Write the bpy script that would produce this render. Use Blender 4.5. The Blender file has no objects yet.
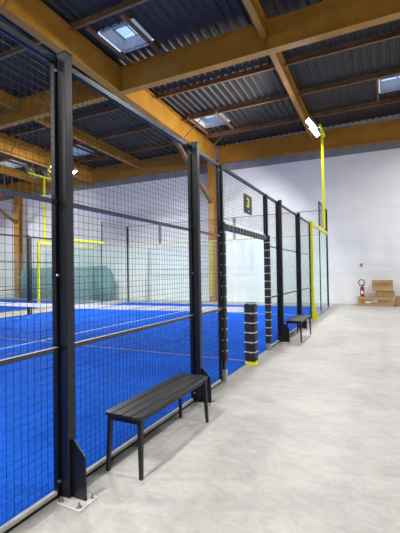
import bpy, math, random
from mathutils import Vector, Matrix
random.seed(7)
S = bpy.context.scene
COL = S.collection
PI = math.pi

# ------------------------------------------------------------------ camera
FPX, YAW, PIT, ROL, CH = 371.8, 0.45545, 0.01725, -0.01594, 1.501
F = Vector((-math.sin(YAW)*math.cos(PIT), math.cos(YAW)*math.cos(PIT), math.sin(PIT)))
R0 = Vector((math.cos(YAW), math.sin(YAW), 0)); U0 = R0.cross(F)
R = R0*math.cos(ROL)+U0*math.sin(ROL); U = -R0*math.sin(ROL)+U0*math.cos(ROL)
cd = bpy.data.cameras.new('camera'); cam = bpy.data.objects.new('camera', cd); COL.objects.link(cam)
cd.sensor_fit = 'VERTICAL'; cd.sensor_height = 24; cd.lens = FPX*24/533
cd.clip_start = .02; cd.clip_end = 200
m = Matrix((R, U, -F)).transposed().to_4x4(); m.translation = Vector((0, 0, CH))
cam.matrix_world = m; S.camera = cam

# ------------------------------------------------------------------ materials
def mat(name, col, rough=.5, metal=0., spec=.5, var=0., vscale=8., bump=0., bscale=60., col2=None, emit=None, est=0., stretch=(1, 1, 1)):
    m = bpy.data.materials.new(name); m.use_nodes = True
    nt = m.node_tree; b = nt.nodes['Principled BSDF']
    b.inputs['Roughness'].default_value = rough; b.inputs['Metallic'].default_value = metal
    b.inputs['Specular IOR Level'].default_value = spec
    b.inputs['Base Color'].default_value = (*col, 1)
    tc = nt.nodes.new('ShaderNodeTexCoord')
    mp = nt.nodes.new('ShaderNodeMapping'); mp.inputs['Scale'].default_value = stretch
    nt.links.new(tc.outputs['Object'], mp.inputs['Vector'])
    if var or col2:
        n = nt.nodes.new('ShaderNodeTexNoise'); n.inputs['Scale'].default_value = vscale; n.inputs['Detail'].default_value = 6
        n.inputs['Roughness'].default_value = .65
        nt.links.new(mp.outputs[0], n.inputs['Vector'])
        r = nt.nodes.new('ShaderNodeValToRGB'); nt.links.new(n.outputs['Fac'], r.inputs['Fac'])
        c2 = col2 or tuple(c*(1-var) for c in col)
        r.color_ramp.elements[0].position = .35; r.color_ramp.elements[1].position = .65
        r.color_ramp.elements[0].color = (*c2, 1); r.color_ramp.elements[1].color = (*col, 1)
        nt.links.new(r.outputs[0], b.inputs['Base Color'])
    if bump:
        n = nt.nodes.new('ShaderNodeTexNoise'); n.inputs['Scale'].default_value = bscale; n.inputs['Detail'].default_value = 4
        nt.links.new(mp.outputs[0], n.inputs['Vector'])
        bp = nt.nodes.new('ShaderNodeBump'); bp.inputs['Strength'].default_value = bump; bp.inputs['Distance'].default_value = .01
        nt.links.new(n.outputs['Fac'], bp.inputs['Height']); nt.links.new(bp.outputs[0], b.inputs['Normal'])
    if emit:
        b.inputs['Emission Color'].default_value = (*emit, 1); b.inputs['Emission Strength'].default_value = est
    return m

M = {}
M['black'] = mat('powder_coated_black_steel', (.006, .0068, .0095), .34, 0, .45, var=.25, vscale=5)
M['wire'] = mat('black_coated_wire', (.008, .0085, .010), .38, 0, .55, var=.2)
M['rail'] = mat('black_rail', (.015, .018, .03), .14, 0, .8)
M['alu'] = mat('pale_steel_rail', (.44, .43, .40), .5, 0, .5, var=.3, vscale=14)  # pale grey steel with a mottled tone
M['rail_glint'] = mat('pale_rail_highlight', (.62, .61, .58), .6, 0, .4, var=.2, vscale=12)  # pale colour standing in for the bright highlight on rail tops
M['oldyellow'] = mat('faded_yellow_guard', (.50, .40, .03), .5)
M['galv'] = mat('galvanised_plate', (.66, .64, .61), .5, .1, .5, var=.25, vscale=20)
M['bolt'] = mat('zinc_bolt', (.35, .34, .32), .35, .8)
M['yellow'] = mat('fluorescent_yellow_paint', (.80, .84, .015), .35, 0, .5, var=.08)
M['orange'] = mat('ochre_beam_paint', (.46, .225, .026), .42, 0, .4, col2=(.36, .160, .018), vscale=1.6)
M['purlin'] = mat('brown_purlin_paint', (.27, .145, .06), .45, 0, .45, col2=(.17, .085, .035), vscale=2.5)
M['deck'] = mat('grey_sheet_roof', (.046, .040, .034), .6, 0, .5, var=.2, vscale=1.2)
M['bench'] = mat('black_bench_paint', (.010, .0105, .012), .42, 0, .4, var=.2)
M['pad'] = mat('black_vinyl_padding', (.022, .021, .022), .5, 0, .4, var=.3, vscale=20, bump=.25, bscale=30)
M['tie'] = mat('white_strap', (.62, .62, .6), .5)
M['net'] = mat('net_cord', (.012, .013, .02), .7)
M['tape'] = mat('white_net_tape', (.85, .85, .85), .6, var=.06)
M['line'] = mat('white_court_line', (.36, .48, .78), .8, var=.12, vscale=30)
M['card'] = mat('brown_cardboard', (.50, .31, .155), .8, 0, .2, var=.22, vscale=6)
M['card2'] = mat('worn_cardboard', (.42, .26, .13), .8, 0, .2, var=.3, vscale=9)
M['paper'] = mat('white_paper', (.8, .8, .8), .7)
M['red'] = mat('extinguisher_red', (.28, .010, .018), .3, 0, .5)
M['rubber'] = mat('black_rubber', (.02, .02, .02), .5)
M['signm'] = mat('dark_sign_sheet', (.014, .015, .018), .5)
M['signy'] = mat('sign_yellow', (.80, .80, .03), .5)
M['teal'] = mat('teal_tarpaulin', (.17, .34, .36), .5, 0, .4, col2=(.10, .24, .26), vscale=1.3, bump=.6, bscale=6, stretch=(3, 3, .5))
M['curb'] = mat('white_skylight_curb', (.62, .62, .66), .6, var=.15, vscale=5)
M['led'] = mat('led_panel', (.9, .9, .9), .4, emit=(1., .985, .95), est=30)
M['housing'] = mat('lamp_housing', (.30, .31, .32), .4, .5)

# turf
t = mat('blue_turf', (.001, .082, .54), .9, 0, .05, col2=(.001, .052, .40), vscale=.9, bump=.9, bscale=220)
nt = t.node_tree; b = nt.nodes['Principled BSDF']; ramp = [n for n in nt.nodes if n.type == 'VALTORGB'][0]
n2 = nt.nodes.new('ShaderNodeTexNoise'); n2.inputs['Scale'].default_value = 26; n2.inputs['Detail'].default_value = 8; n2.inputs['Roughness'].default_value = .8
tc = nt.nodes.new('ShaderNodeTexCoord'); mp = nt.nodes.new('ShaderNodeMapping'); mp.inputs['Scale'].default_value = (.8, 1.8, 1)
nt.links.new(tc.outputs['Object'], mp.inputs[0]); nt.links.new(mp.outputs[0], n2.inputs[0])
r2 = nt.nodes.new('ShaderNodeValToRGB'); r2.color_ramp.elements[0].position = .42; r2.color_ramp.elements[1].position = .80
r2.color_ramp.elements[0].color = (0, 0, 0, 1); r2.color_ramp.elements[1].color = (.5, .5, .5, 1)
nt.links.new(n2.outputs['Fac'], r2.inputs[0])
mx = nt.nodes.new('ShaderNodeMix'); mx.data_type = 'RGBA'; mx.inputs['B'].default_value = (.04, .20, .68, 1)
nt.links.new(r2.outputs[0], mx.inputs['Factor']); nt.links.new(ramp.outputs[0], mx.inputs['A']); nt.links.new(mx.outputs['Result'], b.inputs['Base Color'])
M['turf'] = t

# concrete floor
t = mat('power_floated_concrete', (.475, .465, .445), .5, 0, .35, col2=(.41, .40, .385), vscale=.9, stretch=(1, 1, 1), bump=.12, bscale=40)
nt = t.node_tree; b = nt.nodes['Principled BSDF']; ramp = [n for n in nt.nodes if n.type == 'VALTORGB'][0]
n2 = nt.nodes.new('ShaderNodeTexNoise'); n2.inputs['Scale'].default_value = 3.2; n2.inputs['Detail'].default_value = 10; n2.inputs['Roughness'].default_value = .7; n2.inputs['Distortion'].default_value = .7
tc = nt.nodes.new('ShaderNodeTexCoord'); mp = nt.nodes.new('ShaderNodeMapping'); mp.inputs['Rotation'].default_value = (0, 0, .35); mp.inputs['Scale'].default_value = (.75, 1.35, 1)
nt.links.new(tc.outputs['Object'], mp.inputs[0]); nt.links.new(mp.outputs[0], n2.inputs[0])
r2 = nt.nodes.new('ShaderNodeValToRGB'); r2.color_ramp.elements[0].position = .36; r2.color_ramp.elements[1].position = .70
r2.color_ramp.elements[0].color = (.90, .90, .90, 1); r2.color_ramp.elements[1].color = (1.07, 1.065, 1.06, 1)
nt.links.new(n2.outputs['Fac'], r2.inputs[0])
mx = nt.nodes.new('ShaderNodeMix'); mx.data_type = 'RGBA'; mx.blend_type = 'MULTIPLY'; mx.inputs['Factor'].default_value = 1
nt.links.new(ramp.outputs[0], mx.inputs['A']); nt.links.new(r2.outputs[0], mx.inputs['B']); nt.links.new(mx.outputs['Result'], b.inputs['Base Color'])
n3 = nt.nodes.new('ShaderNodeTexNoise'); n3.inputs['Scale'].default_value = 9; n3.inputs['Detail'].default_value = 12; n3.inputs['Roughness'].default_value = .75; n3.inputs['Distortion'].default_value = 1.2
nt.links.new(mp.outputs[0], n3.inputs[0])
r3 = nt.nodes.new('ShaderNodeValToRGB'); r3.color_ramp.elements[0].position = .38; r3.color_ramp.elements[1].position = .66
r3.color_ramp.elements[0].color = (.88, .88, .88, 1); r3.color_ramp.elements[1].color = (1.09, 1.085, 1.07, 1)
nt.links.new(n3.outputs['Fac'], r3.inputs[0])
m3 = nt.nodes.new('ShaderNodeMix'); m3.data_type = 'RGBA'; m3.blend_type = 'MULTIPLY'; m3.inputs['Factor'].default_value = 1
nt.links.new(mx.outputs['Result'], m3.inputs['A']); nt.links.new(r3.outputs[0], m3.inputs['B']); nt.links.new(m3.outputs['Result'], b.inputs['Base Color'])
M['floor'] = t

# painted block wall
t = mat('white_painted_blockwork', (.86, .87, .90), .75, 0, .25, col2=(.77, .785, .825), vscale=.7, stretch=(.5, .5, 1.8))
nt = t.node_tree; b = nt.nodes['Principled BSDF']
tc = nt.nodes.new('ShaderNodeTexCoord'); sp = nt.nodes.new('ShaderNodeSeparateXYZ'); cb = nt.nodes.new('ShaderNodeCombineXYZ')
ad = nt.nodes.new('ShaderNodeMath'); ad.operation = 'ADD'
nt.links.new(tc.outputs['Object'], sp.inputs[0]); nt.links.new(sp.outputs[0], ad.inputs[0]); nt.links.new(sp.outputs[1], ad.inputs[1])
nt.links.new(ad.outputs[0], cb.inputs[0]); nt.links.new(sp.outputs[2], cb.inputs[1])
br = nt.nodes.new('ShaderNodeTexBrick'); br.inputs['Scale'].default_value = 1; br.inputs['Brick Width'].default_value = .5; br.inputs['Row Height'].default_value = .2
br.inputs['Mortar Size'].default_value = .008; br.inputs['Mortar Smooth'].default_value = .6
br.inputs['Color1'].default_value = (1, 1, 1, 1); br.inputs['Color2'].default_value = (.9, .9, .9, 1); br.inputs['Mortar'].default_value = (0, 0, 0, 1)
nt.links.new(cb.outputs[0], br.inputs['Vector'])
bp = nt.nodes.new('ShaderNodeBump'); bp.inputs['Strength'].default_value = .3; bp.inputs['Distance'].default_value = .01
nt.links.new(br.outputs['Color'], bp.inputs['Height']); nt.links.new(bp.outputs[0], b.inputs['Normal'])
M['wall'] = t
M['clad'] = mat('grey_cladding', (.5, .51, .53), .6, var=.1, vscale=.6)

def glassmat(name, tint, refl=1.):
    m = bpy.data.materials.new(name); m.use_nodes = True; nt = m.node_tree; nt.nodes.clear()
    o = nt.nodes.new('ShaderNodeOutputMaterial'); tr = nt.nodes.new('ShaderNodeBsdfTransparent'); gl = nt.nodes.new('ShaderNodeBsdfGlossy')
    tr.inputs[0].default_value = (*tint, 1); gl.inputs['Roughness'].default_value = .04; gl.inputs['Color'].default_value = (.9, 1, .97, 1)
    fr = nt.nodes.new('ShaderNodeFresnel'); fr.inputs[0].default_value = 1.5
    ge = nt.nodes.new('ShaderNodeNewGeometry'); iv = nt.nodes.new('ShaderNodeMath'); iv.operation = 'SUBTRACT'; iv.inputs[0].default_value = 1
    mu = nt.nodes.new('ShaderNodeMath'); mu.operation = 'MULTIPLY'
    nt.links.new(ge.outputs['Backfacing'], iv.inputs[1]); nt.links.new(iv.outputs[0], mu.inputs[0]); nt.links.new(fr.outputs[0], mu.inputs[1])
    mxs = nt.nodes.new('ShaderNodeMixShader'); nt.links.new(mu.outputs[0], mxs.inputs[0]); nt.links.new(tr.outputs[0], mxs.inputs[1]); nt.links.new(gl.outputs[0], mxs.inputs[2])
    df = nt.nodes.new('ShaderNodeBsdfDiffuse'); df.inputs[0].default_value = (.75, .92, .88, 1)
    m2 = nt.nodes.new('ShaderNodeMixShader'); m2.inputs[0].default_value = .03
    nt.links.new(mxs.outputs[0], m2.inputs[1]); nt.links.new(df.outputs[0], m2.inputs[2]); nt.links.new(m2.outputs[0], o.inputs[0])
    return m
M['glass'] = glassmat('toughened_glass', (.955, .995, .98))
# diffusing skylight sheet
m = bpy.data.materials.new('translucent_skylight_sheet'); m.use_nodes = True; nt = m.node_tree; nt.nodes.clear()
o = nt.nodes.new('ShaderNodeOutputMaterial'); tr = nt.nodes.new('ShaderNodeBsdfTransparent'); tl = nt.nodes.new('ShaderNodeBsdfTranslucent')
tr.inputs[0].default_value = (.8, .9, 1, 1); tl.inputs[0].default_value = (.8, .88, 1, 1)
mxs = nt.nodes.new('ShaderNodeMixShader'); nz = nt.nodes.new('ShaderNodeTexNoise'); nz.inputs['Scale'].default_value = 4
nt.links.new(nz.outputs['Fac'], mxs.inputs[0]); nt.links.new(tr.outputs[0], mxs.inputs[1]); nt.links.new(tl.outputs[0], mxs.inputs[2]); nt.links.new(mxs.outputs[0], o.inputs[0])
M['sky'] = m

# ------------------------------------------------------------------ mesh helpers
class MB:
    def __init__(s): s.v = []; s.f = []; s.mi = []; s.cur = 0
    def add(s, vs, fs):
        k = len(s.v); s.v += [Vector(v) for v in vs]; s.f += [tuple(i+k for i in f) for f in fs]; s.mi += [s.cur]*len(fs); return s
    def box(s, x0, x1, y0, y1, z0, z1):
        return s.add([(x0, y0, z0), (x1, y0, z0), (x1, y1, z0), (x0, y1, z0), (x0, y0, z1), (x1, y0, z1), (x1, y1, z1), (x0, y1, z1)],
                     [(0, 3, 2, 1), (4, 5, 6, 7), (0, 1, 5, 4), (1, 2, 6, 5), (2, 3, 7, 6), (3, 0, 4, 7)])
    def bbox(s, x0, x1, y0, y1, z0, z1, c=.004):
        """box with chamfered vertical and horizontal edges"""
        def ring(z, i): return [(x0+i+c, y0+i, z), (x1-i-c, y0+i, z), (x1-i, y0+i+c, z), (x1-i, y1-i-c, z), (x1-i-c, y1-i, z), (x0+i+c, y1-i, z), (x0+i, y1-i-c, z), (x0+i, y0+i+c, z)]
        vs = ring(z0, c)+ring(z0+c, 0)+ring(z1-c, 0)+ring(z1, c)
        fs = [tuple(range(7, -1, -1)), tuple(range(24, 32))]
        for k in range(3):
            for i in range(8):
                j = (i+1) % 8; fs.append((k*8+i, k*8+j, k*8+8+j, k*8+8+i))
        return s.add(vs, fs)
    def bar(s, p, q, w, h, side=None, w2=None, h2=None):
        """rectangular bar from p to q; w along side, h across"""
        p = Vector(p); q = Vector(q); d = (q-p).normalized()
        if side is None: side = d.cross(Vector((0, 0, 1)));
        side = Vector(side)
        if side.length < 1e-4: side = Vector((1, 0, 0))
        side = (side-d*side.dot(d)).normalized(); up = side.cross(d)
        w2 = w if w2 is None else w2; h2 = h if h2 is None else h2
        vs = [p+side*a*w/2+up*b_*h/2 for a, b_ in ((-1, -1), (1, -1), (1, 1), (-1, 1))]+[q+side*a*w2/2+up*b_*h2/2 for a, b_ in ((-1, -1), (1, -1), (1, 1), (-1, 1))]
        return s.add(vs, [(0, 1, 2, 3), (7, 6, 5, 4), (0, 4, 5, 1), (1, 5, 6, 2), (2, 6, 7, 3), (3, 7, 4, 0)])
    def cyl(s, p, q, r, n=10, r2=None):
        p = Vector(p); q = Vector(q); d = (q-p).normalized(); a = d.orthogonal().normalized(); b_ = d.cross(a); r2 = r if r2 is None else r2
        vs = [p+(a*math.cos(2*PI*i/n)+b_*math.sin(2*PI*i/n))*r for i in range(n)]+[q+(a*math.cos(2*PI*i/n)+b_*math.sin(2*PI*i/n))*r2 for i in range(n)]
        return s.add(vs, [tuple(range(n-1, -1, -1)), tuple(range(n, 2*n))]+[(i, (i+1) % n, n+(i+1) % n, n+i) for i in range(n)])
    def tube(s, pts, r, n=8):
        for a, b_ in zip(pts[:-1], pts[1:]): s.cyl(a, b_, r, n)
        return s
    def prism(s, prof, y0, y1, axis='y'):
        """extrude a closed 2-D profile: axis y -> prof=(x,z), x -> prof=(y,z), z -> prof=(x,y)"""
        n = len(prof)
        P = {'y': lambda a, b_, t: (a, t, b_), 'x': lambda a, b_, t: (t, a, b_), 'z': lambda a, b_, t: (a, b_, t)}[axis]
        return s.add([P(a, b_, y0) for a, b_ in prof]+[P(a, b_, y1) for a, b_ in prof],
                     [tuple(range(n)), tuple(range(2*n-1, n-1, -1))]+[(i, n+i, n+(i+1) % n, (i+1) % n) for i in range(n)])
    def lathe(s, prof, n=16, c=(0, 0)):
        vs = []; k = len(prof)
        for r, z in prof: vs += [(c[0]+r*math.cos(2*PI*i/n), c[1]+r*math.sin(2*PI*i/n), z) for i in range(n)]
        fs = [tuple(range(n-1, -1, -1)), tuple(range((k-1)*n, k*n))]
        for j in range(k-1):
            for i in range(n): fs.append((j*n+i, j*n+(i+1) % n, (j+1)*n+(i+1) % n, (j+1)*n+i))
        return s.add(vs, fs)
    def ibeam(s, p, q, h, w, tw=.012, tf=.02):
        """I section; p,q = centre of the underside at both ends"""
        p = Vector(p); q = Vector(q); d = (q-p); side = Vector((-d.y, d.x, 0)).normalized(); up = Vector((0, 0, 1))
        pr = [(-w/2, 0), (w/2, 0), (w/2, tf), (tw/2, tf), (tw/2, h-tf), (w/2, h-tf), (w/2, h), (-w/2, h), (-w/2, h-tf), (-tw/2, h-tf), (-tw/2, tf), (-w/2, tf)]
        n = 12; vs = [p+side*a+up*b_ for a, b_ in pr]+[q+side*a+up*b_ for a, b_ in pr]
        return s.add(vs, [tuple(range(n)), tuple(range(2*n-1, n-1, -1))]+[(i, n+i, n+(i+1) % n, (i+1) % n) for i in range(n)])
    def build(s, name, mats, parent=None, loc=(0, 0, 0), smooth=False, fix=True):
        if not isinstance(mats, (list, tuple)): mats = [mats]
        loc = Vector(loc); me = bpy.data.meshes.new(name)
        off = loc if parent is None else Vector((0, 0, 0))
        me.from_pydata([tuple(v-off) for v in s.v], [], s.f)
        for mm in mats: me.materials.append(mm)
        for p_, k in zip(me.polygons, s.mi): p_.material_index = k; p_.use_smooth = smooth
        if fix:
            import bmesh
            bm = bmesh.new(); bm.from_mesh(me); bmesh.ops.recalc_face_normals(bm, faces=bm.faces); bm.to_mesh(me); bm.free()
        o = bpy.data.objects.new(name, me); COL.objects.link(o)
        if parent: o.parent = parent
        else: o.location = loc
        return o

def tag(o, label=None, cat=None, group=None, kind=None):
    if label: o['label'] = label
    if cat: o['category'] = cat
    if group: o['group'] = group
    if kind: o['kind'] = kind
    return o
def thing(name, loc, label, cat, rz=0, group=None):
    o = bpy.data.objects.new(name, None); COL.objects.link(o); o.location = loc; o.rotation_euler = (0, 0, rz); o.empty_display_size = .1
    return tag(o, label, cat, group)
def copy_tree(o, loc, rz=0, label=None, group=None):
    def cp(a, par):
        c = a.copy(); COL.objects.link(c)
        if par: c.parent = par
        for ch in list(a.children): cp(ch, c)
        return c
    c = cp(o, None); c.location = loc; c.rotation_euler = (0, 0, rz)
    if label: c['label'] = label
    if group: c['group'] = group
    return c

# ------------------------------------------------------------------ hall shell
YE = 18.0                     # end wall face
XL, XR, YB = -34., 9., -13.
YC = 5.87                     # court centre line (net)
XF = -2.0                     # fence plane, near side
def zg(y): return 7.47-.032*(y-9.85)      # underside of the main girders
GH = .84
def zd(y): return zg(y)+GH+.09            # underside of the roof sheets

fl = MB().box(XL-.2, XR+.2, YB-.2, YE+.2, -.2, 0).build('floor', M['floor']); tag(fl, kind='structure')
for nm, bx in (('wall_end', (XL-.2, XR+.2, YE, YE+.25, 0, 8.9)),):
    tag(MB().box(*bx).build(nm, M['wall']), kind='structure')
for nm, bx in (('wall_left', (XL-.25, XL, YB, YE, 0, 9.8)), ('wall_right', (XR, XR+.25, YB, YE, 0, 9.8)), ('wall_rear', (XL-.2, XR+.2, YB-.25, YB, 0, 9.8))):
    tag(MB().box(*bx).build(nm, M['wall']), kind='structure')

# skylight openings (x0,x1,y0,y1)
SKY = [(-7.05, -6.12, 8.28, 9.3), (-7.2, -6.15, 14.45, 15.5), (.12, 1.2, 14.55, 15.6), (-15.3, -14.15, 14.5, 15.75), (-13.2, -12.1, 5.2, 6.3), (-20.4, -19.3, 14.5, 15.6),
       (.12, 1.2, 1.7, 2.8), (-6.9, -5.85, -4, -2.9)]
dk = MB(); pitch = .27; dp = .05; nx = int((XR-XL)/pitch)
for i in range(nx):
    x = XL+i*pitch
    seg = [(YB, YE)]
    for a, b_, c, d in SKY:
        if x+pitch > a+.01 and x < b_-.01:
            new = []
            for u, v in seg:
                if c > u and d < v: new += [(u, c), (d, v)]
                else: new.append((u, v))
            seg = new
    for u, v in seg:
        px = [(0, 0), (.05, 0), (.075, dp), (.245, dp), (.27, 0)]
        vs = [(x+a, u, zd(u)+b_) for a, b_ in px]+[(x+a, v, zd(v)+b_) for a, b_ in px]
        dk.add(vs, [(k, k+1, k+6, k+5) for k in range(4)])
ce = dk.build('ceiling', M['deck'], fix=False); tag(ce, kind='structure')

for k, (a, b_, c, d) in enumerate(SKY):
    zb = zd(c)-.02; w = thing('window_%d' % (k+1), ((a+b_)/2, (c+d)/2, zb), None, None); tag(w, kind='structure')
    hx, hy, H = (b_-a)/2+.02, (d-c)/2+.02, .42
    f = MB(); f.box(-hx-.03, -hx, -hy-.03, hy+.03, -.03, H); f.box(hx, hx+.03, -hy-.03, hy+.03, -.03, H); f.box(-hx, hx, -hy-.03, -hy, -.03, H); f.box(-hx, hx, hy, hy+.03, -.03, H)
    f.build('curb', M['curb'], w)
    g = MB(); g.box(-.015, .015, -hy, hy, H-.05, H-.02); g.box(-hx, hx, -.015, .015, H-.05, H-.02)
    for sx in (-1, 1): g.box(sx*hx-.03, sx*hx+.03, -hy, hy, H-.04, H)
    g.build('glazing_bar', M['housing'], w)
    p_ = MB(); n = 8
    for i in range(n):
        t0, t1 = -1+2*i/n, -1+2*(i+1)/n
        z0, z1 = H+.16*(1-t0*t0), H+.16*(1-t1*t1)
        p_.add([(t0*hx, -hy, z0), (t1*hx, -hy, z1), (t1*hx, hy, z1), (t0*hx, hy, z0)], [(0, 1, 2, 3)])
    p_.build('pane', M['sky'], w, fix=False)
    tm = MB()
    for sx in (-1, 1): tm.box(sx*(hx+.1)-.035, sx*(hx+.1)+.035, -1.02, 1.02, -.17, -.06)
    tm.build('trimmer', M['purlin'], w)

# ------------------------------------------------------------------ roof steel
def beam(name, p, q, h, w, mt, label, group=None, stiff=()):
    p = Vector(p); q = Vector(q); t_ = thing(name, p, label, 'beam', 0, group)
    d = q-p
    MB().ibeam((0, 0, 0), d, h, w).build('steel_section', mt, t_)
    if stiff:
        L = d.length; u = d/L; sd = Vector((-u.y, u.x, 0))
        for s_ in stiff:
            c = u*s_
            sm = MB()
            for k in (-1, 1):
                sm.bar(c+sd*k*(w/4)+Vector((0, 0, .02)), c+sd*k*(w/4)+Vector((0, 0, h-.02)), w/2-.02, .014, side=sd)
            sm.build('stiffener', mt, t_)
    return t_
G1, G2, G3, G0 = -7.7, -16.05, -24.3, 1.3
for x, lab in ((G1, 'deep ochre roof girder running above the fence to the tall end wall column'),
               (G2, 'ochre roof girder seen through the mesh left of the tall dark post'),
               (G3, 'farthest left ochre roof girder over the neighbouring court'),
               (G0, 'ochre roof girder over the open concrete floor at the right')):
    beam('roof_girder', (x, YB+.1, zg(YB+.1)), (x, YE-.24, zg(YE-.24)), GH, .26, M['orange'], lab, None, stiff=(9.85-YB-.1-.06, 9.85-YB-.1+.06))
def cross(y, xs, labs):
    for (a, b_), lab in zip(zip(xs[:-1], xs[1:]), labs):
        beam('cross_beam', (a+.02, y, zg(y)-.0), (b_-.02, y, zg(y)-.0), GH-.02, .26, M['orange'], lab, None, stiff=((-2.72-a-.02,) if a < -2.72 < b_ else ((b_-a)/2,)))
cross(9.85, [XL+.05, G3, G2, G1, G0, XR-.05],
      ['ochre cross beam in the far left roof bay', 'ochre cross beam behind the mesh, left of the second girder', 'ochre cross beam seen through the mesh above the court, joining two girders',
       'large ochre cross beam across the top of the hall, right of the small skylight', 'ochre cross beam bay over the right hand floor'])
cross(1.4, [XL+.05, G3, G2, G1, G0, XR-.05],
      ['nearest ochre cross beam in the far left roof bay', 'nearest ochre cross beam left of the second girder', 'nearest ochre cross beam over the court', 'nearest ochre cross beam overhead by the fence', 'nearest ochre cross beam over the right hand floor'])
# beam along the end wall
for a, b_, lab in ((XL+.1, G1-.15, 'ochre beam along the top of the white end wall, left of the wall column'), (G1+.15, XR-.1, 'ochre beam along the top of the white end wall, right of the wall column')):
    def ze(x): return 7.2-.022*(x-G1)
    beam('wall_beam', (a, YE-.16, ze(max(a, G1-.2))), (b_, YE-.16, ze(b_)), .86, .24, M['orange'], lab)
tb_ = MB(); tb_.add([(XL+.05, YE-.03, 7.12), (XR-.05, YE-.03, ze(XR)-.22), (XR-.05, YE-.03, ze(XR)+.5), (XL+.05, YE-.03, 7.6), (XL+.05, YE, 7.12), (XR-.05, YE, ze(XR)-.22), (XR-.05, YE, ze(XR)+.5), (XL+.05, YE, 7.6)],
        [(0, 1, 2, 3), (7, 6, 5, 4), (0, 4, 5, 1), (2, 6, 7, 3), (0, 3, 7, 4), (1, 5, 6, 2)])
M['band'] = mat('dark_grey_wall_band', (.24, .245, .27), .8, var=.25, vscale=1.5)  # dark grey strip along the wall behind and below the beam
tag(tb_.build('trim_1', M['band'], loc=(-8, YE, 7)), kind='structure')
# secondary beams between cross beams
for x, y0, y1, lab in ((-2.72, 9.99, YE-.3, 'slim ochre roof beam ending above the yellow floodlight pole'),
                   (-2.72, 1.54, 9.71, 'slim ochre roof beam leading up to the large cross beam at the top'),
                   (-12.45, 9.99, YE-.3, 'slim ochre roof beam seen through the mesh beyond the cross beam'),
                   (-12.45, 1.54, 9.71, 'slim ochre roof beam over the near part of the court'),
                   (-20.3, 9.99, YE-.3, 'slim ochre roof beam in the far left bay')):
    beam('secondary_beam', (x, y0, zg(y0)+.34), (x, y1, zg(y1)+.34), .48, .17, M['orange'], lab)
# purlins, bay by bay between the girders
PY = [3.5, 5.55, 7.65, 11.95, 14.08, 16.25]
od = {3.5: 'nearest thin brown purlin', 5.55: 'second thin brown purlin', 7.65: 'thin brown purlin before the large cross beam', 11.95: 'first thin brown purlin beyond the cross beam',
      14.08: 'thin brown purlin by the far skylights', 16.25: 'thin brown purlin nearest the end wall'}
for y in PY:
    for a, b_, wh in ((XL, G3, 'in the far left roof bay'), (G3, G2, 'left of the second girder'), (G2, G1, 'over the blue court'), (G1, G0, 'above the open walkway'), (G0, XR, 'at the right end of the hall')):
        beam('purlin', (a+.1, y, zg(y)+GH-.09), (b_-.1, y, zg(y)+GH-.09), .17, .085, M['purlin'], od[y]+' '+wh)
# fly braces from girder foot to purlin
ob = {3.5: 'the nearest purlin', 5.55: 'the second purlin', 7.65: 'the purlin before the large cross beam', 11.95: 'the first purlin beyond the cross beam', 14.08: 'the purlin by the far skylights', 16.25: 'the purlin nearest the end wall'}
for gx, gw in ((G1, 'the main girder'), (G2, 'the second girder')):
    for y in (PY if gx == G2 else PY[:2]+PY[4:]):
        fb = MB().bar((gx+.12, y+.02, zg(y)+.03), (gx+1.05, y+.02, zg(y)+GH-.1), .03, .03)
        tag(fb.build('fly_brace', M['purlin'], loc=(gx+.12, y+.02, zg(y)+.03)), 'thin rod from %s to %s' % (gw, ob[y]), 'brace')
# wall columns
def column(x, y, label, h, yel=True, w=.34):
    t_ = thing('steel_column', (x, y, 0), label, 'column')
    c = MB(); d = .3
    c.box(-w/2, w/2, -d/2, -d/2+.02, .02, h); c.box(-w/2, w/2, d/2-.02, d/2, .02, h); c.box(-.008, .008, -d/2+.02, d/2-.02, .02, h)
    c.build('shaft', M['orange'], t_)
    MB().box(-.22, .22, -.2, .2, 0, .02).build('base_plate', M['orange'], t_)
    if yel:
        MB().box(-w/2-.006, w/2-.12, -d/2-.008, -d/2-.001, .3, 3.1).build('guard_strip', M['oldyellow'], t_)['label'] = 'yellow painted lower guard'
    # knee brace towards the camera
    MB().bar((0, -d/2+.0, 5.15), (0, -3.9, zg(y-3.9)-.02), .16, .16, side=(1, 0, 0)).build('knee_brace', M['purlin'], t_)
    return t_
column(-7.86, YE-.42, 'tall ochre steel column on the end wall seen through the gate side mesh', zg(YE-.4))
column(-22.6, YE-.42, 'ochre steel column against the end wall at the far left behind the mesh', zg(YE-.4), False, .5)

# ------------------------------------------------------------------ court surface and lines
def court(x0, x1, y0, y1, lines=True):
    t_ = MB().box(x0, x1, y0, y1, .0, .014).build('court_turf', M['turf'], loc=((x0+x1)/2, (y0+y1)/2, 0))
    tag(t_, kind='structure')
    cx, cy = (x0+x1)/2, (y0+y1)/2
    def ln(ax, bx, ay, by):
        MB().box(ax-cx, bx-cx, ay-cy, by-cy, .014, .018).build('court_line', M['line'], t_)
    s1, s2 = max(YC-6.95, y0), YC+6.95
    ln(x0+.02, x1-.02, YC+6.93, YC+6.98); ln(x0+.02, x1-.02, YC-6.98, YC-6.93)
    ln(cx-.025, cx+.025, YC-6.93, YC+6.93)
court(-12.0, -2.04, YC-10, YC+10)
court(-24.3, -14.3, YC-10, YC+10)

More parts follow.
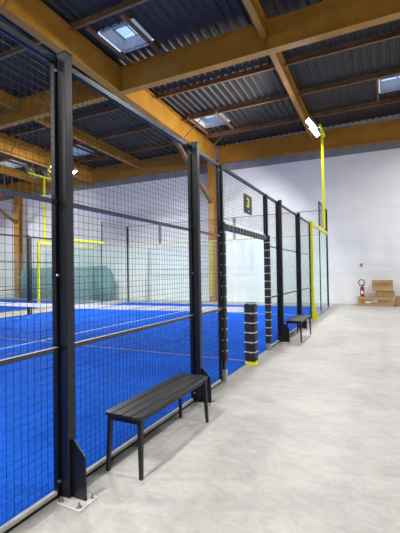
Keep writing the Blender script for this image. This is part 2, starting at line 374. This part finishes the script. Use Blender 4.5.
# ------------------------------------------------------------------ fence kit (local: runs along +Y from 0, outside = +X)
def panel(name, L, H, label, loc, rz=0, rails=(1., 2.), z0=.03, mesh=True, group=None, frame_bottom=True, step=.05, left=True, right=True):
    t_ = thing(name, loc, label, 'fence panel', rz, group)
    fw = .018 if name == 'raised_fence_section' else .04; r = MB()
    r.box(-.02, .02, 0.002, fw, z0, H); r.box(-.02, .02, L-fw, L-.002, z0, H)
    r.box(-.022, .022, fw, L-fw, H-fw, H)
    r.build('frame', M['black'], t_)
    if frame_bottom:
        MB().box(-.014, .014, fw, L-fw, z0, z0+.022).build('bottom_rail', M['alu'], t_)['label'] = 'pale grey bottom rail'
        MB().box(-.026, .004, 0.004, L-.004, 0, z0).build('gap_shade_strip', M['black'], t_)  # black strip standing in for the shade under the bottom rail
    for z in rails:
        MB().bbox(-.0, .03, fw+.012, L-fw+.01, z-.015, z+.015, .003).build('rail', M['rail'], t_)
        if z < 1.5:
            MB().box(.002, .028, fw+.012, L-fw+.01, z+.015, z+.0162).build('highlight_strip', M['rail_glint'], t_)  # painted highlight along the top of the lower rail
    w = MB(); rr = .0015
    n = int(round(L/step))
    for i in range(1, n):
        y = L*i/n; w.cyl((-.004-rr, y, z0+.03), (-.004-rr, y, H-.03), rr*1.06, 6)
    n = int(round((H-z0)/step))
    for i in range(1, n):
        z = z0+(H-z0)*i/n; w.cyl((-.0038+rr, fw-.01, z), (-.0038+rr, L-fw+.01, z), rr*1.06, 6)
    w.build('wire_mesh', M['wire'], t_, smooth=True)
    if H > 2.5:
        for z in (.12, 1.5, 2.9):
            for y in (L-.033,):
                MB().cyl((.02, y, z), (.034, y, z), .010, 8).build('bolt', M['bolt'], t_)
    return t_

def post(y, label, x=XF, H=3.02, loc=None, gusset=True):
    t_ = thing('fence_post', loc or (x, y, 0), label, 'fence post')
    MB().bbox(.022, .098, -.020, .046, .012, H, .004).build('tube', M['black'], t_)
    MB().box(.0215, .102, -.024, .05, H, H+.008).build('cap', M['black'], t_)
    if gusset:
        MB().prism([(.098, .012), (.218, .012), (.212, .30), (.116, .395), (.098, .395)], .007, .019).build('gusset', M['black'], t_)
        MB().bbox(.045, .255, -.085, .085, 0, .012, .003).build('base_plate', M['galv'], t_)['label'] = 'bare steel base plate'
        for px, py in ((.07, -.06), (.225, -.06), (.225, .06), (.07, .06)):
            bm_ = MB(); bm_.cyl((px, py, .012), (px, py, .016), .017, 12); bm_.cyl((px, py, .016), (px, py, .028), .011, 6); bm_.cyl((px, py, .028), (px, py, .042), .006, 8)
            bm_.build('anchor_bolt', M['bolt'], t_)
    return t_

# near side fence, from behind the camera to the yellow frame
NP = [(-.13, 2.0, 'black mesh panel nearest the camera, cut by the left edge of the photo'),
      (1.87, 2.0, 'wide black mesh panel behind the long bench, between the two tall near posts'),
      (3.87, .83, 'narrow black mesh panel between the second tall post and the gate opening'),
      (7.055, .81, 'narrow black mesh panel just beyond the gate opening'),
      (7.87, 2.0, 'black mesh panel directly behind the small far bench'),
      (9.87, 1.96, 'last black mesh panel before the yellow end frame')]
for y, L, lab in NP: panel('fence_section', L, 3.0, lab, (XF, y, 0))
for y, lab in ((-.13, 'black square fence post beside the camera, outside the photo'),
               (1.87, 'tallest looking black fence post at the left, bolted to a bare steel plate'),
               (3.87, 'black fence post at the far end of the long bench'),
               (7.87, 'black fence post just in front of the small far bench'),
               (9.87, 'black fence post just behind the small far bench')):
    if y > 0: post(y, lab)

# gate opening: uprights with padding, lintel, panel above with the number
def gate_upright(y, label, pad0, pad1, side):
    t_ = thing('gate_upright', (XF+.01, y, 0), label, 'gate post')
    MB().bbox(-.025, .03, -.026, .026, .0, 3.0, .003).build('tube', M['black'], t_)
    MB().box(-.03, .045, -.03, .03, 0, .17).build('foot_sleeve', M['alu'], t_)['label'] = 'pale grey foot sleeve'
    c = MB(); n = 10
    y0, y1 = (-.045, .05)
    z = pad0; k = 0; q_ = .78 if side > 0 else .95
    while z < pad1-.02:
        z2 = min(z+.148, pad1)
        prof = []
        for i in range(16):
            a = 2*PI*i/16; prof.append((.008+.062*q_*math.copysign(abs(math.cos(a))**.6, math.cos(a)), .002+.058*q_*math.copysign(abs(math.sin(a))**.6, math.sin(a))))
        mid = [((a-.008)*1.0+.008, (b_-.002)*1.0+.002) for a, b_ in prof]; sm = [((a-.008)*.90+.008, (b_-.002)*.90+.002) for a, b_ in prof]
        rings = [(sm, z), (mid, z+.018), (mid, z2-.018), (sm, z2)]
        vs = [(a, b_, zz) for pr, zz in rings for a, b_ in pr]; N = 16
        fs = [tuple(range(N-1, -1, -1)), tuple(range(3*N, 4*N))]+[(j*N+i, j*N+(i+1) % N, (j+1)*N+(i+1) % N, (j+1)*N+i) for j in range(3) for i in range(N)]
        c.add(vs, fs); z = z2
    c.build('padding', M['pad'], t_)
    z = pad0+.148
    while z < pad1-.02:
        tb = MB()
        prof = [(.008+.0615*q_*math.copysign(abs(math.cos(2*PI*i/16))**.6, math.cos(2*PI*i/16)), .002+.0575*q_*math.copysign(abs(math.sin(2*PI*i/16))**.6, math.sin(2*PI*i/16))) for i in range(16)]
        (tb.prism(prof, z-.0045, z+.0045, 'z') if side < 0 else None); tb.box(.008+.05*q_, .012+.066*q_, -.012, .012, z-.009, z+.009); tb.box(-.006, .016, -.064*q_, -.05*q_, z-.008, z+.008)
        tb.build('strap', M['tie'], t_); z += .148
    return t_
gate_upright(4.75, 'padded black gate post on the near side of the opening, strapped in white', .28, 2.2, 1)
gate_upright(6.99, 'padded black gate post on the far side of the opening, ringed with white straps', .14, 2.2, -1)
lt = thing('gate_lintel', (XF+.01, 4.75, 2.14), 'padded black lintel with straps across the top of the gate opening', 'lintel')
MB().bbox(-.02, .02, .03, 2.21, -.03, .03, .003).build('tube', M['black'], lt)
c = MB()
for i in range(14):
    a, b_ = .05+i*.15, .05+(i+1)*.15
    c.bbox(-.04, .045, a+.001, b_-.001, -.035, .04, .005)
c.build('padding', M['pad'], lt)
for i in range(1, 14):
    a = .05+i*.15
    s_ = MB(); s_.box(-.0415, .0465, a-.003, a+.003, -.0365, .0415); s_.box(-.01, .02, a-.02, a+.016, .0415, .06); s_.build('strap', M['tie'], lt)
panel('fence_section', 2.16, .78, 'short black mesh panel above the gate opening, behind the number sign', (XF, 4.78, 2.22), rails=(), frame_bottom=False, z0=.0)
# number sign
sg = thing('number_sign', (XF+.03, 5.845, 2.46), 'dark sign with a yellow number 3 on the mesh above the gate', 'sign')
MB().box(0, .006, -.2, .2, 0, .31).build('plate', M['signm'], sg)
def text(body, size, loc, rot, mt, parent, ext=.0015, scale=(1, 1, 1), bold=.0, name='text'):
    cu = bpy.data.curves.new(name, 'FONT'); cu.body = body; cu.size = size; cu.extrude = ext; cu.align_x = 'CENTER'; cu.align_y = 'CENTER'; cu.offset = bold
    o = bpy.data.objects.new(name, cu); COL.objects.link(o)
    bpy.context.view_layer.update()
    dg = bpy.context.evaluated_depsgraph_get(); me = bpy.data.meshes.new_from_object(o.evaluated_get(dg))
    bpy.data.objects.remove(o); o = bpy.data.objects.new(name, me); COL.objects.link(o); me.materials.clear(); me.materials.append(mt)
    o.parent = parent; o.location = loc; o.rotation_euler = rot; o.scale = scale
    return o
text('3', .215, (.008, 0.0, .175), (PI/2, 0, PI/2), M['signy'], sg, bold=.006, scale=(1.45, 1, 1), name='numeral')
MB().box(.006, .008, .0, .07, .045, .06).build('small_mark', M['tie'], sg)

# ------------------------------------------------------------------ glass walls, yellow frames
def glass(L, label, loc, rz=0, H=2.95):
    t_ = thing('glass_screen', loc, label, 'glass screen', rz)
    MB().box(-.006, .006, .02, L-.02, .06, H).build('pane', M['glass'], t_)
    for y in (.12, L-.12):
        for z in (.1, H-.06): MB().cyl((-.02, y, z), (.02, y, z), .02, 8).build('clamp', M['bolt'], t_)
    MB().box(-.03, .03, 0, L, .012, .06).build('base_channel', M['alu'], t_)
    return t_
def plain_post(x, y, H, label, w=.05, mt='black'):
    t_ = thing('glass_wall_post', (x, y, 0), label, 'post')
    MB().bbox(-w/2, w/2, -w/2, w/2, .01, H, .003).build('tube', M[mt], t_)
    MB().box(-.08, .08, -.06, .06, 0, .01).build('base_plate', M['black'], t_)
    return t_
def yellow_frame(x, y, L, label, blabel, s=1):
    t_ = thing('end_post', (x, y, 0), label, 'post')
    MB().bbox(.02*s-.05, .02*s+.07, -.03, .03, .012, 3.06, .004).build('tube', M['yellow'], t_)
    MB().prism([(.09*s, .012), (.21*s, .012), (.2*s, .12), (.09*s, .5)], -.006, .006).build('gusset', M['yellow'], t_)
    MB().bbox(min(-.03, .24*s), max(.03, .24*s), -.03, .03, 0, .012, .002).build('base_plate', M['yellow'], t_)
    t_ = thing('top_beam', (x, y+.035, 2.96), blabel, 'beam')
    MB().bbox(.02*s-.04, .02*s+.06, 0, L, 0, .1, .004).build('tube', M['yellow'], t_)
    MB().box(.08*s-.002, .08*s+.002, .9, 1.6, .02, .08).build('nameplate', M['tie'], t_)['label'] = 'pale plate on the yellow beam'
    return t_
Yf, Ye = YC+6, YC+10
yellow_frame(XF, Yf+.01, 4.0, 'bright yellow post beyond the small bench, where the glass wall starts', 'bright yellow beam on top of the glass wall beside the walkway')
glass(1.9, 'clear glass wall panel next to the yellow frame post, by the walkway', (XF, Yf+.05, 0))
glass(1.9, 'clear glass wall panel by the walkway nearest the court corner', (XF, Yf+2.04, 0))
plain_post(XF, Yf+1.995, 2.94, 'slim black post between the two glass panels by the walkway', .04)
plain_post(XF, Ye, 4.0, 'tall black corner post at the far end of the glass wall by the walkway', .07)
panel('raised_fence_section', 1.95, .95, 'raised black mesh panel on top of the walkway glass wall near the floodlight pole', (XF, Yf+2.02, 3.06), rails=(), frame_bottom=False, z0=0)
# end wall of the court: five glass panels and mesh above
names5 = ['first', 'second', 'third', 'fourth', 'fifth']
for i in range(5):
    x = -12.0+2*i
    glass(1.92, '%s glass panel from the far left corner of the court end wall' % names5[i], (x+.04, Ye, 0), -PI/2)
    panel('raised_fence_section', 1.92, .98, '%s mesh panel from the far left corner above the court end glass' % names5[i], (x+.04, Ye, 3.02), -PI/2, rails=(), frame_bottom=False, z0=0)
    if i:
        pp = MB().bbox(x-.012, x+.012, Ye-.015, Ye+.015, 3.012, 4.0, .003).build('mesh_post', M['black'], loc=(x, Ye, 3.012)); tag(pp, ('', 'short black post on the end glass, first right of the far left corner', 'short black post on the end glass, left of the middle', 'short black post on the end glass, right of the middle', 'short black post on the end glass, seen above the gate lintel')[i], 'post')
    else: plain_post(x, Ye, 4.0, ('tall black corner post at the far left of the court end wall', 'black end wall post, first one right of the far left corner',
               'black end wall post left of the middle', 'black end wall post right of the middle', 'black end wall post seen through the gate opening')[i], .06 if i == 0 else .035)
M['olive'] = mat('dull_olive_yellow_paint', (.42, .46, .16), .45)
eb = MB().bbox(-11.93, -2.07, Ye-.03, Ye+.03, 2.965, 3.01, .003).build('top_rail', M['olive'], loc=(-7, Ye, 3)); tag(eb, 'long olive yellow rail along the top of the court end glass', 'rail')
# far side of the court
yellow_frame(-12.0, Yf+.01, 2.1, 'yellow post on the far side of the court, hidden behind the tall near post', 'yellow beam on the far side of the court, right of the tall near post', -1)
glass(1.88, 'glass panel on the far side of the court beside the yellow frame', (-12.0, Yf+.05, 0))
glass(1.88, 'glass panel on the far side of the court next to the corner', (-12.0, Yf+2.05, 0))
M['steelgrey'] = mat('grey_steel', (.12, .125, .13), .5)
plain_post(-12.0, Yf+1.96, 4.0, 'grey post in the middle of the far side glass of the court', .04, 'steelgrey')
panel('raised_fence_section', 1.95, .95, 'mesh panel above the far side glass by the corner', (-12.0, Yf+2.02, 3.06), rails=(), frame_bottom=False, z0=0)
FPN = [(YC+2, 1.9, 'far side mesh panel left of the slim black post'), (YC+4.02, 1.9, 'far side mesh panel right of the slim black post'), (YC, 1.9, 'far side mesh panel beside the net end')]
for y, L, lab in FPN: panel('fence_section', L, 3.0, lab, (-12.04, y, 0), step=.05)
t_ = thing('fence_post', (-12.09, YC+3.98, 0), 'black post on the far side of the court seen through the left mesh', 'fence post')
MB().bbox(-.06, .02, -.04, .04, .01, 3.05).build('tube', M['black'], t_); MB().bbox(-.12, .06, -.07, .07, 0, .01, .002).build('base_plate', M['galv'], t_)

# ------------------------------------------------------------------ neighbouring court
X2 = -14.3; Y2 = 12.15
yellow_frame(X2, Y2, 3.6, 'yellow post of the neighbouring court at the far left', 'yellow beam over the side glass of the neighbouring court')
glass(1.8, 'neighbouring court side glass beside its yellow post', (X2, Y2+.06, 0))
glass(1.7, 'neighbouring court side glass next to its corner', (X2, Y2+1.9, 0))
for i in range(5):
    x = X2-10+2*i
    glass(1.92, '%s end glass panel from the left of the neighbouring court' % names5[i], (x+.02, Ye, 0), -PI/2)

# ------------------------------------------------------------------ net and net posts
def net_post(x, label):
    t_ = thing('net_post', (x, YC, 0), label, 'net post')
    c = MB(); z = .04
    while z < .97:
        z2 = min(z+.158, .985)
        c.bbox(-.093, .093, -.08, .08, z+.002, z2-.002, .02); z = z2
    c.build('padding', M['pad'], t_)
    MB().bbox(-.08, .08, -.066, .066, .98, 1.0, .01).build('cap', M['pad'], t_)
    for k in range(1, 7):
        z = .04+.158*k
        if z < 1.0:
            s_ = MB(); s_.bbox(-.096, .096, -.083, .083, z-.006, z+.006, .005); s_.box(.0, .05, -.094, -.083, z-.011, z+.011); s_.build('strap', M['tie'], t_)
    MB().lathe([(.11, 0), (.11, .02), (.07, .045)], 20).build('base', M['yellow'], t_)['label'] = 'yellow base of the net post'
    return t_
net_post(-1.96, 'padded black net post with white straps and yellow base in the gate opening')
net_post(-11.88, 'padded net post at the far side of the court')
nt_ = thing('court_net', (-7, YC, 0), 'dark court net with a white top tape stretched across the blue court', 'net')
w = MB(); x0, x1 = -4.78, 4.93
def zt(x): return .835+.045*abs(x/4.9)**1.5
n = 215
for i in range(n+1):
    x = x0+(x1-x0)*i/n; w.box(x-.0011, x+.0011, -.001, .001, .04, zt(x))
for k in range(1, 19):
    for i in range(16):
        xa, xb = x0+(x1-x0)*i/16, x0+(x1-x0)*(i+1)/16
        w.bar((xa, 0, .04+(zt(xa)-.04)*k/19), (xb, 0, .04+(zt(xb)-.04)*k/19), .002, .0022)
w.build('netting', M['net'], nt_)
w = MB()
for i in range(16):
    xa, xb = x0+(x1-x0)*i/16, x0+(x1-x0)*(i+1)/16
    w.bar((xa, 0, zt(xa)), (xb, 0, zt(xb)), .014, .085)
w.build('top_tape', M['tape'], nt_)
MB().box(x0, x1, -.004, .004, .03, .044).build('bottom_tape', M['housing'], nt_)

# ------------------------------------------------------------------ benches
def bench(label, loc, L=1.16):
    t_ = thing('bench', loc, label, 'bench')
    W = .335; top = .455; th = .022
    # four slats, ends rounded
    for k in range(4):
        a = -W/2+k*W/4+.0025; b_ = -W/2+(k+1)*W/4-.0025
        r = .035; o0 = r if k == 0 else 0; o1 = r if k == 3 else 0
        def cr(cx, cy, a0, a1): return [(cx+r*math.cos(a0+(a1-a0)*i/5), cy+r*math.sin(a0+(a1-a0)*i/5)) for i in range(6)]
        pr = []
        pr += cr(a+r, -L/2+r, PI, 1.5*PI) if o0 else [(a, -L/2)]
        pr += cr(b_-r, -L/2+r, 1.5*PI, 2*PI) if o1 else [(b_, -L/2)]
        pr += cr(b_-r, L/2-r, 0, PI/2) if o1 else [(b_, L/2)]
        pr += cr(a+r, L/2-r, PI/2, PI) if o0 else [(a, L/2)]
        sl = MB(); sl.prism(pr, top-th, top, 'z')
        o = sl.build('slat', M['bench'], t_)
        bv = o.modifiers.new('b', 'BEVEL'); bv.width = .003; bv.segments = 2; bv.limit_method = 'ANGLE'
    f = MB()
    for sy in (-1, 1):
        y = sy*(L/2-.05)
        f.bbox(-W/2+.02, W/2-.02, y-.018, y+.018, top-th-.045, top-th, .004)
    for sx in (-1, 1):
        f.bbox(sx*(W/2-.035)-.012, sx*(W/2-.035)+.012, -L/2+.07, L/2-.07, top-th-.035, top-th, .003)
    f.build('apron', M['bench'], t_)
    for sx in (-1, 1):
        for sy in (-1, 1):
            MB().bar((sx*(W/2-.03), sy*(L/2-.05), top-th-.002), (sx*(W/2-.014), sy*(L/2-.03), 0), .038, .032, side=(1, 0, 0), w2=.024, h2=.024).build('leg', M['bench'], t_)
    return t_
b1 = bench('long black slatted bench in the foreground beside the blue court fence', (-1.765, 2.83, 0), 1.2)
copy_tree(b1, (-1.715, 8.56, 0), 0, 'small looking black bench in the distance near the yellow frame')

# ------------------------------------------------------------------ floodlights
def floodlight(loc, label, s=1, H=3.55, power=500, tilt=50, yaw=0., sp=.4, arm=.75, hs=1.):
    """local: heads reach over the court side (-X*s); pole base at origin"""
    t_ = thing('floodlight', loc, label, 'floodlight')
    MB().bbox(-.045, .045, -.045, .045, 0, H, .006).build('pole', M['yellow'], t_)
    MB().bar((0, -arm, H-.03), (0, arm, H-.03), .07, .07).build('crossarm', M['yellow'], t_)
    ang = math.radians(tilt)
    rot = Matrix.Rotation(yaw, 3, 'Z')
    for k in (-1, 1):
        y = k*sp
        d = rot@Vector((-s*math.cos(ang), 0, math.sin(ang)))      # up the panel
        nrm = rot@Vector((-s*math.sin(ang), 0, -math.cos(ang)))   # light direction
        sd = d.cross(nrm)
        c = Vector((-s*.33, y, H+.13))
        hb = MB(); hb.bar(c-d*.31*hs-nrm*.035, c+d*.31*hs-nrm*.035, .44*hs, .06, side=sd)
        for i in range(9): hb.bar(c+d*hs*(-.28+.07*i)-nrm*.062, c+d*hs*(-.28+.07*i)-nrm*.11, .40*hs, .012, side=sd)
        h_ = hb.build('lamp_head', M['housing'], t_)
        MB().bar(c-d*.28*hs-nrm*.004, c+d*.28*hs-nrm*.004, .39*hs, .006, side=sd).build('led_panel', M['led'], h_)
        MB().bar(Vector((0, y, H-.03)), c-nrm*.1, .05, .05).bar(c-nrm*.09-d*.16, c-nrm*.09+d*.16, .08, .05, side=sd).build('bracket', M['yellow'], t_)
        ld = bpy.data.lights.new('floodlight_lamp', 'AREA'); ld.shape = 'RECTANGLE'; ld.size = .38*hs; ld.size_y = .54*hs; ld.energy = power; ld.color = (1, .985, .96); ld.spread = math.radians(165)
        lo = bpy.data.objects.new('floodlight_lamp', ld); COL.objects.link(lo); lo.parent = t_
        lo.location = c+nrm*.012; lo.rotation_euler = nrm.to_track_quat('-Z', 'Y').to_euler()
    return t_
PW = 540
floodlight((XF+.115, 14.3, 3.06), 'lit yellow floodlight pole rising above the glass wall at the right', 1, 3.66, PW, 50, .5, .36, .6, .82)
floodlight((XF+.2, YC-8, 0), 'lit floodlight pole on the near side of the court behind the camera', 1, 6.6, PW, 40)
floodlight((-12.17, 11.42, 0), 'floodlight pole across the court, hidden behind the tall near post', -1, 5.8, PW, 22, 0, .56, .5, .42)
floodlight((-12.17, YC-8, 0), 'floodlight pole on the far side of the court beyond the left edge', -1, 6.6, PW, 30)
floodlight((X2+.0, 12.55, 3.06), 'yellow floodlight pole with a crossarm, left of the tall near post', 1, 3.12, PW*.3, 58, 0, .5, .9)
floodlight((-24.5, 13.0, 0), 'distant floodlight pole at the far side of the neighbouring court', -1, 6.4, PW*.6, 20)

# added lamps that brighten the floor, over the walkway and behind the camera
def fill_lamp(loc, label, power):
    t_ = thing('added_fill_lamp', loc, label, 'fill lamp')
    MB().lathe([(.05, .16), (.16, .12), (.2, .0), (.19, -.02)][::-1], 20).build('added_lamp_reflector', M['housing'], t_)
    MB().cyl((0, 0, .16), (0, 0, zd(loc[1])-loc[2]-.01), .01, 6).build('added_lamp_rod', M['housing'], t_)
    MB().cyl((0, 0, -.03), (0, 0, -.022), .17, 20).build('lens', M['led'], t_)
    ld = bpy.data.lights.new('added_fill_light', 'AREA'); ld.shape = 'DISK'; ld.size = .36; ld.energy = power; ld.color = (1, .99, .97); ld.spread = math.radians(170)
    lo = bpy.data.objects.new('added_fill_light', ld); COL.objects.link(lo); lo.parent = t_; lo.location = (0, 0, -.036)
for x, y, lab in ((3.4, 3.2, 'added round fill lamp over the walkway beside the camera'), (3.4, 9.2, 'added round fill lamp over the right hand floor'), (3.6, 14.6, 'added round fill lamp over the right hand floor near the end wall'),
                  (2.5, -4.5, 'added round fill lamp behind the camera'), (-7., -6., 'added round fill lamp over the court behind the camera')):
    fill_lamp((x, y, 7.2), lab, 420)

# ------------------------------------------------------------------ items at the end wall
def cbox(name, loc, w, d, h, label, rz=0, mt='card', flaps=0, papers=()):
    t_ = thing(name, loc, label, 'box', rz)
    MB().bbox(-w/2, w/2, -d/2, d/2, 0, h, .012).build('body', M[mt], t_)
    MB().box(-w/2+.01, w/2-.01, -.025, .025, h, h+.002).build('tape_strip', M['card2'], t_)
    if flaps:
        f = MB()
        f.bar((-w/2, 0, h+.0), (-w/2-.1, 0, h-.1), d*.9, .006, side=(0, 1, 0))
        f.bar((0, -d/2, h), (0, -d/2-.06, h-.13), w*.8, .006, side=(1, 0, 0))
        f.build('flap', M['card2'], t_)
    for (px, pz, pw, ph) in papers:
        MB().box(px-pw/2, px+pw/2, -d/2-.005, -d/2-.001, pz-ph/2, pz+ph/2).build('paper_label', M['paper'], t_)
    return t_
cbox('cardboard_box', (-.29, 17.5, 0), 1.36, .5, .37, 'widest cardboard box, on the floor at the bottom of the pile', 0, 'card', 1, ((-.28, .16, .22, .10), (-.02, .2, .2, .09), (-.12, .27, .1, .05)))
cbox('cardboard_box', (.08, 17.52, .372), .72, .42, .24, 'middle cardboard box in the pile by the end wall', .02, 'card2', 0, ())
cbox('cardboard_box', (.0, 17.5, .614), .78, .44, .46, 'topmost cardboard box, wider than the one it rests on', -.03, 'card', 1, ())
cbox('cardboard_box', (.78, 17.5, 0), .6, .5, .4, 'cardboard box at the right edge beside the pile', .0, 'card2', 0, ())
ex = thing('fire_extinguisher', (-.79, 17.45, .372), 'red fire extinguisher with a black hose loop standing on the widest cardboard box', 'fire extinguisher')
MB().lathe([(.07, 0), (.085, .01), (.085, .36), (.075, .41), (.03, .45), (.03, .47)], 18).build('cylinder', M['red'], ex, smooth=False)
MB().box(-.03, .03, -.03, .03, .47, .51).bar((-.0, -.02, .51), (.1, -.02, .55), .025, .012).bar((0, -.02, .49), (.1, -.02, .48), .02, .012).build('valve', M['rubber'], ex)
pts = [(.12*math.cos(a)-.02, -.03, .60+.13*math.sin(a)) for a in [(-.42+ i/14*1.84)*PI for i in range(15)]]
MB().tube(pts, .02, 8).build('hose', M['rubber'], ex)
MB().box(-.045, .045, -.0885, -.086, .12, .26).build('instruction_label', M['paper'], ex)
ws = MB().box(-.05, .05, -.03, 0, -.07, .07); o = ws.build('wall_switch', M['housing'], None); o.location = (-.83, YE-.002, 1.74); tag(o, 'small grey box on the white wall above the extinguisher', 'wall switch')

# teal covered stack behind the neighbouring court
w = MB(); N = 60; x0, x1 = -21.6, -14.05; Yt0, Yt1 = 16.75, 17.25; Ht = 2.0
prof = []
rings = []
for i in range(N+1):
    x = x0+(x1-x0)*i/N; e = min((x1-x), (x-x0)); hh = Ht-(.42*(1-min(e/.5, 1))**2)+.02*math.sin(i*1.7)
    fold = .03*math.sin(i*2.3)+.02*math.sin(i*.9); yi = .22*(1-min(e/.35, 1))**2
    rings.append([(x, Yt0+fold+yi, 0), (x, Yt0+fold+yi, hh*.5), (x, Yt0+fold*.6+yi, hh-.18), (x, Yt0+.08+yi, hh-.04), (x, Yt0+.2+yi*.5, hh), (x, Yt1-.2, hh), (x, Yt1-.03, hh-.1), (x, Yt1, 0)])
vs = [p for r in rings for p in r]; fs = [(i*8+j, i*8+j+1, (i+1)*8+j+1, (i+1)*8+j) for i in range(N) for j in range(7)]+[tuple(range(8)), tuple(range(N*8+7, N*8-1, -1))]+[(i*8+7, i*8, (i+1)*8, (i+1)*8+7) for i in range(N)]
w.add(vs, fs); o = w.build('tarpaulin_cover', M['teal'], None, loc=(-17.8, 17.0, 0), smooth=True)
tag(o, 'long teal tarpaulin covered stack against the far wall, left beyond the court glass', 'covered stack')

# ------------------------------------------------------------------ world and view
W = bpy.data.worlds.new('world'); S.world = W; W.use_nodes = True
bg = W.node_tree.nodes['Background']; bg.inputs[0].default_value = (.55, .74, 1., 1); bg.inputs[1].default_value = 1.6
S.view_settings.view_transform = 'Standard'; S.view_settings.look = 'None'; S.view_settings.gamma = 1; S.view_settings.use_curve_mapping = False
S.view_settings.exposure = -0.50
S.cycles.max_bounces = 8; S.cycles.transparent_max_bounces = 24; S.cycles.diffuse_bounces = 4
S.cycles.sample_clamp_indirect = 6
